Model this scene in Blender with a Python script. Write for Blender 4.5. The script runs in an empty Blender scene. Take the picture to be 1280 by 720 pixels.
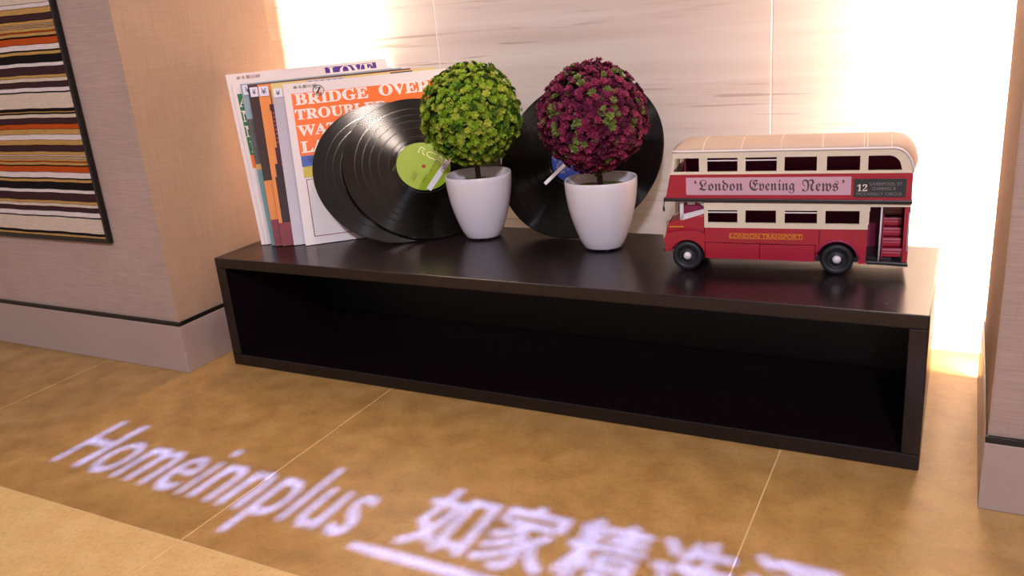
import bpy, bmesh, math, random
import numpy as np
from mathutils import Vector, Matrix, geometry
C = bpy.context.scene.collection
SC = bpy.context.scene
U = 0.205            # one modelling unit (the height of the bench) in metres
PI = math.pi
random.seed(7)

# ------------------------------------------------------------------ camera
cam_d = bpy.data.cameras.new('camera'); cam = bpy.data.objects.new('camera', cam_d); C.objects.link(cam)
cam_d.sensor_width = 36; cam_d.lens = 29.75; cam_d.clip_start = 0.02
RM = Matrix(((0.885777, 0.456797, -0.082065), (-0.074736, 0.314904, 0.946176), (0.458054, -0.831968, 0.313074)))
cam.matrix_world = Matrix.Translation(Vector((5.668157, -5.002645, 2.837644)) * U) @ RM.transposed().to_4x4()
SC.camera = cam
# ------------------------------------------------------------------ world, lamps, exposure
w = bpy.data.worlds.new('world'); SC.world = w; w.use_nodes = True
w.node_tree.nodes['Background'].inputs[0].default_value = (1.0, 0.80, 0.78, 1)
w.node_tree.nodes['Background'].inputs[1].default_value = 0.40
SC.view_settings.view_transform = 'Standard'; SC.view_settings.look = 'None'
SC.view_settings.gamma = 1; SC.view_settings.use_curve_mapping = False
SC.view_settings.exposure = 0.0

def lamp(name, kind, loc, target, energy, color, **kw):
    d = bpy.data.lights.new(name, kind); d.energy = energy; d.color = color
    for k, v in kw.items(): setattr(d, k, v)
    o = bpy.data.objects.new(name, d); C.objects.link(o); o.location = Vector(loc) * U
    o.rotation_euler = (Vector(target) - Vector(loc)).to_track_quat('-Z', 'Y').to_euler()
    return o
WARM = (1.0, 0.80, 0.62)
LW = 0.01
# warm strips in the coves behind the two pillars
lamp('cove_strip_light', 'AREA', (-0.338, 1.437, 6.5), (0.66, 2.0, 6.5), 60, WARM, shape='RECTANGLE', size=LW, size_y=13*U)
lamp('cove_strip_light', 'AREA', (5.97, 1.480, 6.5), (4.97, 2.05, 6.5), 74, WARM, shape='RECTANGLE', size=LW, size_y=13*U)
# lobby ceiling: a cool panel behind the viewer, a warm downlight over the niche
lamp('ceiling_panel_light', 'AREA', (9, -14, 10.5), (2.5, 0, 0.8), 78, (0.84, 0.85, 1.0), shape='RECTANGLE', size=0.22, size_y=0.22)
lamp('ceiling_downlight', 'AREA', (4.6, -0.15, 12.6), (3.2, 0.6, 1.0), 17, (1.0, 0.80, 0.70), shape='DISK', size=0.12)

# ------------------------------------------------------------------ materials
def lin(h):
    h = h.lstrip('#'); r = [int(h[i:i+2], 16) / 255 for i in (0, 2, 4)]
    return tuple(c / 12.92 if c <= 0.04045 else ((c + 0.055) / 1.055) ** 2.4 for c in r) + (1,)
def mat(name, col, rough=0.5, metal=0, spec=0.5, vary=0, vscale=(20, 20, 20), bump=0, bscale=None, coat=0):
    m = bpy.data.materials.new(name); m.use_nodes = True; nt = m.node_tree; N = nt.nodes; L = nt.links
    b = N['Principled BSDF']
    c = lin(col); b.inputs['Base Color'].default_value = c
    b.inputs['Roughness'].default_value = rough; b.inputs['Metallic'].default_value = metal
    b.inputs['Specular IOR Level'].default_value = spec; b.inputs['Coat Weight'].default_value = coat
    if vary or bump:
        tc = N.new('ShaderNodeTexCoord'); mp = N.new('ShaderNodeMapping'); mp.inputs['Scale'].default_value = vscale
        L.new(tc.outputs['Object'], mp.inputs['Vector'])
        nz = N.new('ShaderNodeTexNoise'); nz.inputs['Scale'].default_value = 1; nz.inputs['Detail'].default_value = 5
        L.new(mp.outputs[0], nz.inputs['Vector'])
        if vary:
            mx = N.new('ShaderNodeMix'); mx.data_type = 'RGBA'
            mx.inputs['A'].default_value = tuple(x * (1 - vary) for x in c[:3]) + (1,)
            mx.inputs['B'].default_value = tuple(min(1, x * (1 + vary)) for x in c[:3]) + (1,)
            L.new(nz.outputs['Fac'], mx.inputs['Factor']); L.new(mx.outputs['Result'], b.inputs['Base Color'])
        if bump:
            bp = N.new('ShaderNodeBump'); bp.inputs['Strength'].default_value = bump; bp.inputs['Distance'].default_value = 0.002
            if bscale:
                m2 = N.new('ShaderNodeMapping'); m2.inputs['Scale'].default_value = bscale; L.new(tc.outputs['Object'], m2.inputs['Vector'])
                n2 = N.new('ShaderNodeTexNoise'); n2.inputs['Scale'].default_value = 1; n2.inputs['Detail'].default_value = 3
                L.new(m2.outputs[0], n2.inputs['Vector']); L.new(n2.outputs['Fac'], bp.inputs['Height'])
            else: L.new(nz.outputs['Fac'], bp.inputs['Height'])
            L.new(bp.outputs[0], b.inputs['Normal'])
    return m

def stone_mat():
    m = mat('streaked beige stone', '#cbbcb4', 0.35); nt = m.node_tree; N = nt.nodes; L = nt.links; b = N['Principled BSDF']
    tc = N.new('ShaderNodeTexCoord')
    def noise(sc, detail, rot=0.0, dist=0.0):
        mp = N.new('ShaderNodeMapping'); mp.inputs['Scale'].default_value = sc; mp.inputs['Rotation'].default_value = (0, rot, 0)
        L.new(tc.outputs['Object'], mp.inputs['Vector']); n = N.new('ShaderNodeTexNoise'); n.inputs['Scale'].default_value = 1
        n.inputs['Detail'].default_value = detail; n.inputs['Distortion'].default_value = dist
        L.new(mp.outputs[0], n.inputs['Vector']); return n.outputs['Fac']
    def ramp(fac, stops):
        r = N.new('ShaderNodeValToRGB'); e = r.color_ramp.elements
        while len(e) < len(stops): e.new(0.5)
        for i, (p, c) in enumerate(stops): e[i].position = p; e[i].color = c
        L.new(fac, r.inputs['Fac']); return r.outputs['Color']
    base = ramp(noise((1.5, 1.5, 30), 8, 0.03, 0.2), [(0.30, lin('#c2b1a6')), (0.5, lin('#cdbfb6')), (0.72, lin('#d6c9c0'))])
    vein = ramp(noise((4.0, 4.0, 130), 10, 0.05, 0.4), [(0.36, (1, 1, 1, 1)), (0.42, (0, 0, 0, 1))])
    patch = ramp(noise((2.6, 2.6, 9), 3), [(0.46, (0, 0, 0, 1)), (0.62, (1, 1, 1, 1))])
    mul = N.new('ShaderNodeMath'); mul.operation = 'MULTIPLY'; L.new(vein, mul.inputs[0]); L.new(patch, mul.inputs[1])
    m2 = N.new('ShaderNodeMath'); m2.operation = 'MULTIPLY'; m2.inputs[1].default_value = 0.75; L.new(mul.outputs[0], m2.inputs[0])
    mx = N.new('ShaderNodeMix'); mx.data_type = 'RGBA'; L.new(m2.outputs[0], mx.inputs['Factor']); L.new(base, mx.inputs['A'])
    mx.inputs['B'].default_value = lin('#9a8274'); L.new(mx.outputs['Result'], b.inputs['Base Color'])
    return m
def woven_mat(name, c1, c2, horiz):
    # woven wallcovering: threads both ways, slubs along one direction
    m = mat(name, c1, 0.75, spec=0.25); nt = m.node_tree; N = nt.nodes; L = nt.links; b = N['Principled BSDF']
    tc = N.new('ShaderNodeTexCoord')
    def noise(sc, detail=2):
        mp = N.new('ShaderNodeMapping'); mp.inputs['Scale'].default_value = sc; L.new(tc.outputs['Object'], mp.inputs['Vector'])
        n = N.new('ShaderNodeTexNoise'); n.inputs['Scale'].default_value = 1; n.inputs['Detail'].default_value = detail
        L.new(mp.outputs[0], n.inputs['Vector']); return n.outputs['Fac']
    a = noise((25, 25, 900)) ; v = noise((700, 700, 14)); big = noise((6, 6, 6), 3)
    add = N.new('ShaderNodeMix'); add.data_type = 'FLOAT'; add.inputs[0].default_value = 0.25 if horiz else 0.6
    L.new(a, add.inputs[2]); L.new(v, add.inputs[3])
    ad2 = N.new('ShaderNodeMix'); ad2.data_type = 'FLOAT'; ad2.inputs[0].default_value = 0.25
    L.new(add.outputs[0], ad2.inputs[2]); L.new(big, ad2.inputs[3])
    r = N.new('ShaderNodeValToRGB'); r.color_ramp.elements[0].position = 0.30; r.color_ramp.elements[0].color = lin(c2)
    r.color_ramp.elements[1].position = 0.70; r.color_ramp.elements[1].color = lin(c1)
    L.new(ad2.outputs[0], r.inputs['Fac']); L.new(r.outputs['Color'], b.inputs['Base Color'])
    bp = N.new('ShaderNodeBump'); bp.inputs['Strength'].default_value = 0.25; bp.inputs['Distance'].default_value = 0.001
    L.new(add.outputs[0], bp.inputs['Height']); L.new(bp.outputs[0], b.inputs['Normal'])
    return m
def tile_mat(name, c1, c2, c3, rough):
    m = mat(name, c1, rough); nt = m.node_tree; N = nt.nodes; L = nt.links; b = N['Principled BSDF']
    tc = N.new('ShaderNodeTexCoord')
    def noise(s, d, dist=0):
        n = N.new('ShaderNodeTexNoise'); n.inputs['Scale'].default_value = s; n.inputs['Detail'].default_value = d
        n.inputs['Distortion'].default_value = dist; L.new(tc.outputs['Object'], n.inputs['Vector']); return n.outputs['Fac']
    r = N.new('ShaderNodeValToRGB'); e = r.color_ramp.elements; e[0].position = .33; e[0].color = lin(c2); e[1].position = .66; e[1].color = lin(c3)
    q = e.new(.5); q.color = lin(c1); L.new(noise(22, 10, .2), r.inputs['Fac'])
    s = N.new('ShaderNodeValToRGB'); s.color_ramp.elements[0].position = .30; s.color_ramp.elements[0].color = (.78, .76, .72, 1)
    s.color_ramp.elements[1].position = .52; s.color_ramp.elements[1].color = (1, 1, 1, 1); L.new(noise(160, 6, .6), s.inputs['Fac'])
    mx = N.new('ShaderNodeMix'); mx.data_type = 'RGBA'; mx.blend_type = 'MULTIPLY'; mx.inputs['Factor'].default_value = .7
    L.new(r.outputs['Color'], mx.inputs['A']); L.new(s.outputs['Color'], mx.inputs['B']); L.new(mx.outputs['Result'], b.inputs['Base Color'])
    bp = N.new('ShaderNodeBump'); bp.inputs['Strength'].default_value = .12; bp.inputs['Distance'].default_value = .001
    L.new(noise(120, 4), bp.inputs['Height']); L.new(bp.outputs[0], b.inputs['Normal'])
    return m
def vinyl_mat():
    m = mat('black vinyl', '#040304', 0.2, spec=0.34); nt = m.node_tree; N = nt.nodes; L = nt.links; b = N['Principled BSDF']
    b.inputs['Anisotropic'].default_value = 1.0; b.inputs['Anisotropic Rotation'].default_value = 0.25
    t = N.new('ShaderNodeTangent'); t.direction_type = 'RADIAL'; t.axis = 'Z'; L.new(t.outputs[0], b.inputs['Tangent'])
    tc = N.new('ShaderNodeTexCoord'); sx = N.new('ShaderNodeVectorMath'); sx.operation = 'LENGTH'
    L.new(tc.outputs['Object'], sx.inputs[0])
    n = N.new('ShaderNodeTexNoise'); n.noise_dimensions = '1D'; n.inputs['Scale'].default_value = 900; n.inputs['Detail'].default_value = 3
    L.new(sx.outputs['Value'], n.inputs['W'])
    r = N.new('ShaderNodeMapRange'); r.inputs['To Min'].default_value = .17; r.inputs['To Max'].default_value = .22
    L.new(n.outputs['Fac'], r.inputs['Value']); L.new(r.outputs[0], b.inputs['Roughness'])
    return m
def leaf_mat(name, a, bb):
    m = mat(name, a, 0.55, spec=0.22); nt = m.node_tree; N = nt.nodes; L = nt.links; b = N['Principled BSDF']
    g = N.new('ShaderNodeNewGeometry'); mx = N.new('ShaderNodeMix'); mx.data_type = 'RGBA'
    mx.inputs['A'].default_value = lin(a); mx.inputs['B'].default_value = lin(bb)
    L.new(g.outputs['Random Per Island'], mx.inputs['Factor']); L.new(mx.outputs['Result'], b.inputs['Base Color'])
    b.inputs['Subsurface Weight'].default_value = 0.0
    return m

M = {
 'stone': stone_mat(), 'grout_wall': mat('wall joint', '#e6dcd6', .7),
 'paper': woven_mat('woven wallcovering', '#b99f92', '#9e8577', True),
 'paper_side_warm_tint': woven_mat('woven wallcovering warm-tinted side', '#b99c84', '#9e8068', False),  # same wallcovering, upright threads; warm glow of the strips tinted into its colours
 'skirt': mat('mushroom baseboard', '#a99389', .25, vary=.06, vscale=(8, 8, 8)),
 'blacktrim': mat('black trim', '#16110f', .3),
 'tile': tile_mat('brown floor tile', '#a27d47', '#957140', '#ac8852', .38),
 'tile_pale': tile_mat('pale floor tile', '#d0ae74', '#cba86e', '#d5b57c', .38),
 'grout': mat('floor grout', '#cbab78', .8),
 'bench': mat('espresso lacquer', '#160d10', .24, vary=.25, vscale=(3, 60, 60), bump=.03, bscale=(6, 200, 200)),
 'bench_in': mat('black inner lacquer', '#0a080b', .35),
 'paper_white': mat('cover card', '#ded0cb', .45, vary=.05, vscale=(12, 12, 12)),
 'orange': mat('print orange', '#f06a00', .42), 'cream': mat('print cream', '#eedccf', .42),
 'blue': mat('print blue', '#3550a4', .42), 'yellow': mat('print yellow', '#c3ac28', .42),
 'purple': mat('print purple', '#4b1f7c', .42), 'green': mat('print green', '#1c6b30', .42),
 'redbrown': mat('print red brown', '#8a3b22', .45), 'ink': mat('print ink', '#1c1a1c', .5),
 'darkred': mat('print dark red', '#511b17', .4), 'slate': mat('print slate sky', '#8a99a0', .5, spec=.25, vary=.3, vscale=(30, 30, 30)),
 'mount': mat('print mountain grey', '#54524f', .5, spec=.25, vary=.35, vscale=(60, 60, 60)), 'teal': mat('print teal water', '#6c8c8c', .5, spec=.25, vary=.15, vscale=(40, 40, 40)),
 'sand': mat('print sand', '#c29a52', .5, spec=.25), 'sky': mat('print sunset sky', '#d98441', .5, spec=.25, vary=.15, vscale=(10, 10, 10)),
 'tower': mat('print tower', '#45161e', .5, spec=.25), 'tlight': mat('print lights', '#a6405c', .5, spec=.25), 'night': mat('print night ground', '#30191a', .5, spec=.25, vary=.6, vscale=(70, 70, 70)),
 'maroon': mat('print maroon', '#7d3038', .5, spec=.25, vary=.4, vscale=(40, 40, 40)), 'burst': mat('print burst', '#d8a08c', .5, spec=.25),
 'brownp': mat('print brown', '#3b241e', .5, spec=.25, vary=.3, vscale=(40, 40, 40)), 'grayp': mat('print pale grey', '#b3a7ae', .4, vary=.12, vscale=(25, 25, 25)),
 'paleyel': mat('print pale yellow', '#d3bd77', .4), 'lilac': mat('print lilac', '#a9a0bb', .4), 'sticker': mat('price sticker', '#d9d4e4', .4),
 'vinyl': vinyl_mat(), 'vinyl_gap': mat('smooth vinyl', '#070607', .12, spec=.4), 'lime': mat('lime label', '#8ea818', .45, vary=.06, vscale=(40, 40, 40)),
 'limedark': mat('label dark print', '#5a6a12', .5), 'bluelabel': mat('blue label', '#2c49ae', .4), 'white': mat('white paper strip', '#e6e0e4', .4),
 'hole': mat('spindle hole', '#9c2a12', .6), 'limeedge': mat('label cream print', '#dfe09a', .4), 'silver': mat('silver print', '#b9bdd6', .35),
 'ceramic': mat('white glazed ceramic', '#e4dade', .22, coat=.3), 'moss': mat('moss', '#5f6220', .9, vary=.6, vscale=(150, 150, 150), bump=1, bscale=(400, 400, 400)),
 'stem': mat('brown stem', '#2c1518', .5, vary=.3, vscale=(200, 200, 30)), 'rubber': mat('rubber', '#16161a', .55),
 'green1': leaf_mat('green leaf', '#5f8416', '#97b02a'), 'green2': leaf_mat('yellow green leaf', '#93a22c', '#a8ae40'), 'green3': leaf_mat('deep green leaf', '#2c520c', '#506e18'),
 'red1': leaf_mat('burgundy leaf', '#641432', '#8c2c50'), 'red2': leaf_mat('dark burgundy leaf', '#420d24', '#641a38'), 'red3': leaf_mat('olive leaf', '#4c5a28', '#76803c'),
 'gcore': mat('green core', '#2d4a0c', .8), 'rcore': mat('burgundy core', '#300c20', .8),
 'busred': mat('bus red', '#a51430', .3, coat=.3, vary=.08, vscale=(30, 30, 30)), 'busdark': mat('bus maroon interior', '#8a1746', .5),
 'buscream': mat('bus cream', '#e0cfb6', .38, vary=.08, vscale=(60, 60, 60)), 'busroof': mat('bus roof tan', '#b9a08c', .4, vary=.05, vscale=(30, 30, 30)),
 'buswhite': mat('bus white', '#dfd6d6', .4), 'busblack': mat('bus black', '#1d1a1c', .4), 'chrome': mat('chrome', '#cfcace', .18, metal=1),
 'adpink': mat('banner pink', '#cd9fac', .4, vary=.06, vscale=(30, 30, 30)), 'adink': mat('banner ink', '#4a3c44', .5), 'board': mat('route board', '#2b3030', .45, vary=.2, vscale=(90, 90, 90)),
 'boardtext': mat('route text', '#8d7f86', .5), 'gold': mat('gold print', '#dc9718', .4), 'nosing': mat('stair nosing', '#c06a80', .35),
 'amber': mat('lamp lens', '#d6b490', .2), 'frameblack': mat('picture frame black', '#120c0c', .35),
}
for k, c in {'y_brown': '#3e2526', 'y_black': '#1b1314', 'y_gold': '#b78c50', 'y_cream': '#cdb9a4', 'y_orange': '#b24a18', 'y_white': '#d8c8c2'}.items():
    M[k] = mat('yarn ' + k[2:], c, .9, spec=.1, vary=.25, vscale=(60, 60, 500), bump=.6, bscale=(90, 90, 700))

# ------------------------------------------------------------------ mesh helpers (all coordinates in modelling units)
class MB:
    def __init__(s): s.v = []; s.f = []
    def add(s, vs, fs):
        k = len(s.v); s.v += [Vector(v) for v in vs]; s.f += [tuple(i + k for i in f) for f in fs]; return s
    def box(s, a, b):
        (x0, y0, z0), (x1, y1, z1) = a, b
        return s.add([(x0,y0,z0),(x1,y0,z0),(x1,y1,z0),(x0,y1,z0),(x0,y0,z1),(x1,y0,z1),(x1,y1,z1),(x0,y1,z1)],
                     [(0,3,2,1),(4,5,6,7),(0,1,5,4),(1,2,6,5),(2,3,7,6),(3,0,4,7)])
    def prism(s, poly, y0, y1):          # polygon in x,z extruded along y
        n = len(poly); ar = sum(poly[i][0]*poly[(i+1)%n][1]-poly[(i+1)%n][0]*poly[i][1] for i in range(n))
        if ar < 0: poly = poly[::-1]
        vs = [(x, y0, z) for x, z in poly] + [(x, y1, z) for x, z in poly]
        tri = geometry.tessellate_polygon([[Vector((x, z, 0)) for x, z in poly]])
        fs = []
        for t in tri:
            a, b, c = t
            cr = (poly[b][0]-poly[a][0])*(poly[c][1]-poly[a][1])-(poly[c][0]-poly[a][0])*(poly[b][1]-poly[a][1])
            if cr < 0: a, b, c = c, b, a
            fs.append((a, b, c)); fs.append((c+n, b+n, a+n))
        fs += [(i, i+n, (i+1) % n + n, (i+1) % n) for i in range(n)]
        return s.add(vs, fs)
    def tube(s, pts, r, n=10, caps=True):
        pts = [Vector(q) for q in pts]; rs = r if isinstance(r, (list, tuple)) else [r]*len(pts); vs = []; fs = []
        for i, q in enumerate(pts):
            d = (pts[min(i+1, len(pts)-1)] - pts[max(i-1, 0)]).normalized()
            a = d.cross(Vector((0, 0, 1)) if abs(d.z) < .9 else Vector((1, 0, 0))).normalized(); b = d.cross(a)
            vs += [q + (a*math.cos(2*PI*j/n) + b*math.sin(2*PI*j/n))*rs[i] for j in range(n)]
        for i in range(len(pts)-1):
            fs += [(i*n+j, (i+1)*n+j, (i+1)*n+(j+1) % n, i*n+(j+1) % n) for j in range(n)]
        if caps: fs += [tuple(range(n)), tuple(range((len(pts)-1)*n, len(pts)*n))[::-1]]
        return s.add(vs, fs)
    def lathe(s, prof, n=48, sq=2.0, rot=0, tf=None):      # prof: (r, z); sq: superellipse exponent
        vs = []; fs = []
        for r, z in prof:
            for j in range(n):
                a = 2*PI*j/n; c, d = math.cos(a), math.sin(a)
                k = (abs(c)**sq + abs(d)**sq) ** (-1/sq)
                v = Vector((r*k*math.cos(a+rot), r*k*math.sin(a+rot), z)); vs.append(tf(v) if tf else v)
        for i in range(len(prof)-1): fs += [(i*n+j, i*n+(j+1) % n, (i+1)*n+(j+1) % n, (i+1)*n+j) for j in range(n)]
        return s.add(vs, fs)
    def build(s, name, material, parent=None, base=(0, 0, 0), smooth=False, bevel=0, kind=None, mats=None, fm=None):
        me = bpy.data.meshes.new(name); b = Vector(base)
        me.from_pydata([(v - b)*U for v in s.v], [], s.f); me.validate()
        for m in (mats or [material]): me.materials.append(M[m] if isinstance(m, str) else m)
        if fm: me.polygons.foreach_set('material_index', fm)
        if smooth:
            me.polygons.foreach_set('use_smooth', [True]*len(me.polygons))
        o = bpy.data.objects.new(name, me); C.objects.link(o)
        if parent: o.parent = parent
        else: o.location = b*U
        if smooth in ('auto', 'crisp'):
            lim = math.radians(38 if smooth == 'auto' else 5)
            bm = bmesh.new(); bm.from_mesh(me)
            for e in bm.edges:
                if len(e.link_faces) == 2 and e.calc_face_angle(0) > lim: e.smooth = False
            bm.to_mesh(me); bm.free()
        if bevel:
            md = o.modifiers.new('bevel', 'BEVEL'); md.width = bevel*U; md.segments = 2; md.limit_method = 'ANGLE'; md.angle_limit = math.radians(40)
        if kind: o['kind'] = kind
        return o
def empty(name, loc, label, cat, group=None, rot=None):
    o = bpy.data.objects.new(name, None); C.objects.link(o); o.empty_display_size = .05
    o.location = Vector(loc)*U; o['label'] = label; o['category'] = cat
    if group: o['group'] = group
    if rot is not None:
        o.rotation_euler = rot.to_euler() if isinstance(rot, Matrix) else rot
    return o
def tag(o, label, cat, group=None):
    o['label'] = label; o['category'] = cat
    if group: o['group'] = group
    return o

DG = None
def text_obj(s, space=1.0, bold=0):
    c = bpy.data.curves.new('text', 'FONT'); c.body = s; c.offset = bold; c.resolution_u = 3; c.space_character = space
    o = bpy.data.objects.new('text', c); C.objects.link(o); return o
def glyphs(s, space=1.0, bold=0):
    o = text_obj(s, space, bold); dg = bpy.context.evaluated_depsgraph_get()
    me = bpy.data.meshes.new_from_object(o.evaluated_get(dg))
    vs = [(v.co.x, v.co.y) for v in me.vertices]; fs = [tuple(q.vertices) for q in me.polygons]
    bpy.data.meshes.remove(me); c = o.data; bpy.data.objects.remove(o); bpy.data.curves.remove(c)
    return vs, fs
def lettering(name, parent, material, items, mapf, base=(0, 0, 0), loc=None, bold=0):
    # items: (string, x0, y0, x1, y1) boxes in the plane of mapf(x, y); each string is a part of its own
    for it in items:
        s, x0, y0, x1, y1 = it[:5]; vs, fs = glyphs(s, it[5] if len(it) > 5 else 1.0, bold)
        xs = [v[0] for v in vs]; ys = [v[1] for v in vs]; a, b, c, d = min(xs), max(xs), min(ys), max(ys)
        o = MB().add([mapf(x0 + (x-a)/(b-a)*(x1-x0), y0 + (y-c)/(d-c)*(y1-y0)) for x, y in vs], fs).build(name, material, parent, base)
        if loc is not None: o.location = loc
def serif(s): return ''.join(chr(0x1D400 + ord(c) - 65) if c.isupper() else c for c in s)
def fraktur(s): return ''.join(chr(0x1D56C + ord(c) - 65) if c.isupper() else chr(0x1D586 + ord(c) - 97) if c.islower() else c for c in s)

# ------------------------------------------------------------------ the setting
PX0, PX1 = -0.292, 5.91      # reveals of the two pillars
WY = 1.97                   # stone wall
def struct(name, mb, m, **k):
    o = mb.build(name, m, **k); o['kind'] = 'structure'; return o
fl = struct('floor', MB().box((-7.5, -8.3, -.12), (11, 2.2, -.0015)), 'grout')
X0, TW = 1.725, 3.056
def tile(x, y0, y1, m):
    g = .0035
    return MB().box((x+g, y0+g, -.05), (x+TW-g, y1-g, 0)).build('floor_tile', m, fl, bevel=.004)
for i in range(-3, 3):
    tile(X0+TW*i, -2.185, 2.2, 'tile')
    tile(X0+TW*i, -2.185-TW, -2.185, 'tile_pale'); tile(X0+TW*i, -2.185-2*TW, -2.185-TW, 'tile_pale')
H = 13
wb = struct('wall_back', MB().box((-2, WY+.002, 0), (7.6, WY+.25, H)), 'grout_wall')
for x0, x1 in ((-1.79, 1.264), (1.264, 4.307), (4.307, 7.35)):
    for z0, z1 in ((0, 6.1), (6.1, 12.2)):
        MB().box((x0+.005, WY, z0+.004), (x1-.005, WY+.06, z1-.004)).build('stone_panel', 'stone', wb, bevel=.004)
wl = struct('wall_left', MB().box((-7.2, -.255, 0), (PX0-.03, 1.40, H)).box((PX0-.03, -.255, 0), (PX0-.005, 1.455, H)), 'paper')
MB().box((PX0-.006, -.262, 0), (PX0, 1.455, H)).build('reveal_covering', 'paper_side_warm_tint', wl)
wr = struct('wall_right', MB().box((PX1+.03, -.265, 0), (10.5, 1.44, H)).box((PX1+.005, -.265, 0), (PX1+.03, 1.5, H)), 'paper')
MB().box((PX1, -.272, 0), (PX1+.006, 1.5, H)).build('reveal_covering', 'paper_side_warm_tint', wr)
def skirting(name, tname, x0, x1, sgn):
    t = .028
    if sgn > 0: mb = MB().box((x0, -.26-t, 0), (x1+t, -.26, .435)).box((x1, -.26, 0), (x1+t, 1.455, .435)); tb = MB().box((x0, -.26-t+.004, .435), (x1+t-.004, -.26, .475)).box((x1, -.26, .435), (x1+t-.004, 1.455, .475))
    else: mb = q = .014; mb = MB().box((x0-q, -.27-t, 0), (x1, -.27, .405)).box((x0-q, -.27, 0), (x0, 1.5, .405)); tb = MB().box((x0-q+.004, -.27-t+.004, .405), (x1, -.27, .445)).box((x0-q+.004, -.27, .405), (x0, 1.5, .445))
    struct(name, mb, 'skirt', bevel=.004); struct(tname, tb, 'blacktrim', bevel=.01)
skirting('baseboard_left', 'trim_1', -7.2, PX0, 1)
skirting('baseboard_right', 'trim_2', PX1, 10.5, -1)

# ------------------------------------------------------------------ projected lobby sign: lamp, lens tube and cut metal gobo
def projector():
    Lp = Vector((2.9, -3.2, 12.3)); k = .045
    def mp(x, y): return Lp + (Vector((x, y, 0)) - Lp)*k
    items = [('Homeinnplus', -.03, -2.02, 2.63, -1.17), ('如', 2.95, -1.74, 3.37, -1.13), ('家', 3.43, -1.74, 3.85, -1.13),
             ('精', 3.91, -1.74, 4.33, -1.13), ('选', 4.39, -1.74, 4.80, -1.13), ('酒', 4.87, -1.74, 5.28, -1.13), ('店', 5.35, -1.74, 5.76, -1.13)]
    items.append(('bar', 2.73, -1.875, 4.9, -1.825))
    # the lettering is laid out flat, sampled row by row, and the plate is made of the strips left between the letters
    cell = .009; gx0, gx1, gy0, gy1 = -.3, 6.1, -2.2, -1.0
    nxg, nyg = int((gx1-gx0)/cell), int((gy1-gy0)/cell); G = np.zeros((nyg, nxg), bool)
    for s, x0, y0, x1, y1 in items:
        if s == 'bar': vs, fs = [(0, 0), (1, 0), (1, 1), (0, 1)], [(0, 1, 2, 3)]
        else: vs, fs = glyphs(s, 1.03 if s[0] == 'H' else 1)
        xs = [v[0] for v in vs]; ys = [v[1] for v in vs]; a, b, c, d = min(xs), max(xs), min(ys), max(ys)
        V = [(x0 + (x-a)/(b-a)*(x1-x0), y0 + (y-c)/(d-c)*(y1-y0)) for x, y in vs]
        for f in fs:
            for t3 in ([f[0], f[k_], f[k_+1]] for k_ in range(1, len(f)-1)):
                (ax, ay), (bx, by), (cx, cy) = (V[q] for q in t3)
                i0, i1 = int((min(ax, bx, cx)-gx0)/cell), int((max(ax, bx, cx)-gx0)/cell)+2
                j0, j1 = int((min(ay, by, cy)-gy0)/cell), int((max(ay, by, cy)-gy0)/cell)+2
                Y_, X_ = np.mgrid[j0:j1, i0:i1]; X_ = gx0+(X_+.5)*cell; Y_ = gy0+(Y_+.5)*cell
                e = [(bx-ax)*(Y_-ay)-(by-ay)*(X_-ax), (cx-bx)*(Y_-by)-(cy-by)*(X_-bx), (ax-cx)*(Y_-cy)-(ay-cy)*(X_-cx)]
                G[j0:j1, i0:i1] |= ((e[0] >= 0) & (e[1] >= 0) & (e[2] >= 0)) | ((e[0] <= 0) & (e[1] <= 0) & (e[2] <= 0))
    D = G.copy(); G[:, :int((2.85-gx0)/cell)] = False     # the bold characters are a cell fatter
    for dx, dy in ((1, 0), (-1, 0), (0, 1), (0, -1)): D |= np.roll(np.roll(G, dx, 1), dy, 0)
    gm = MB(); ov = cell*.02
    def quad(xa, ya, xb, yb): gm.add([mp(xa, ya) - Lp, mp(xb, ya) - Lp, mp(xb, yb) - Lp, mp(xa, yb) - Lp], [(0, 1, 2, 3)])
    for r_ in range(nyg):
        row = D[r_]; st = 0; ya = gy0+r_*cell-ov; yb = gy0+(r_+1)*cell+ov
        while st < nxg:
            if row[st]: st += 1; continue
            en = st
            while en < nxg and not row[en]: en += 1
            quad(gx0+st*cell, ya, gx0+en*cell, yb); st = en
    BX = (-4.6, 10.4, -10.7, 4.3)
    quad(BX[0], BX[2], BX[1], gy0); quad(BX[0], gy0+nyg*cell, BX[1], BX[3]); quad(BX[0], gy0, gx0+.0001, gy0+nyg*cell); quad(gx0+nxg*cell-.0001, gy0, BX[1], gy0+nyg*cell)
    root = empty('sign_projector', Lp + Vector((0, 0, .35)), 'black ceiling projector throwing the white lobby sign onto the floor', 'projector')
    z = mp(0, 0).z - Lp.z
    zz = Vector((0, 0, .35)); gm.v = [v - zz for v in gm.v]
    gm.build('sign_mask', 'busblack', root, kind='stuff')
    tb = MB().lathe([(.30, .30), (.30, z-.02), (.33, z-.02), (.33, .34), (.0, .34)], 40); tb.v = [v - zz for v in tb.v]
    tb.build('housing', 'busblack', root, smooth='auto')
    l = lamp('sign_projector_lamp', 'SPOT', Lp, (2.9, -3.2, 0), SIGN_POWER, (.07, .15, 1.0), spot_size=math.radians(50), spot_blend=0, shadow_soft_size=.00038)
SIGN_POWER = 4300
projector()

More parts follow.
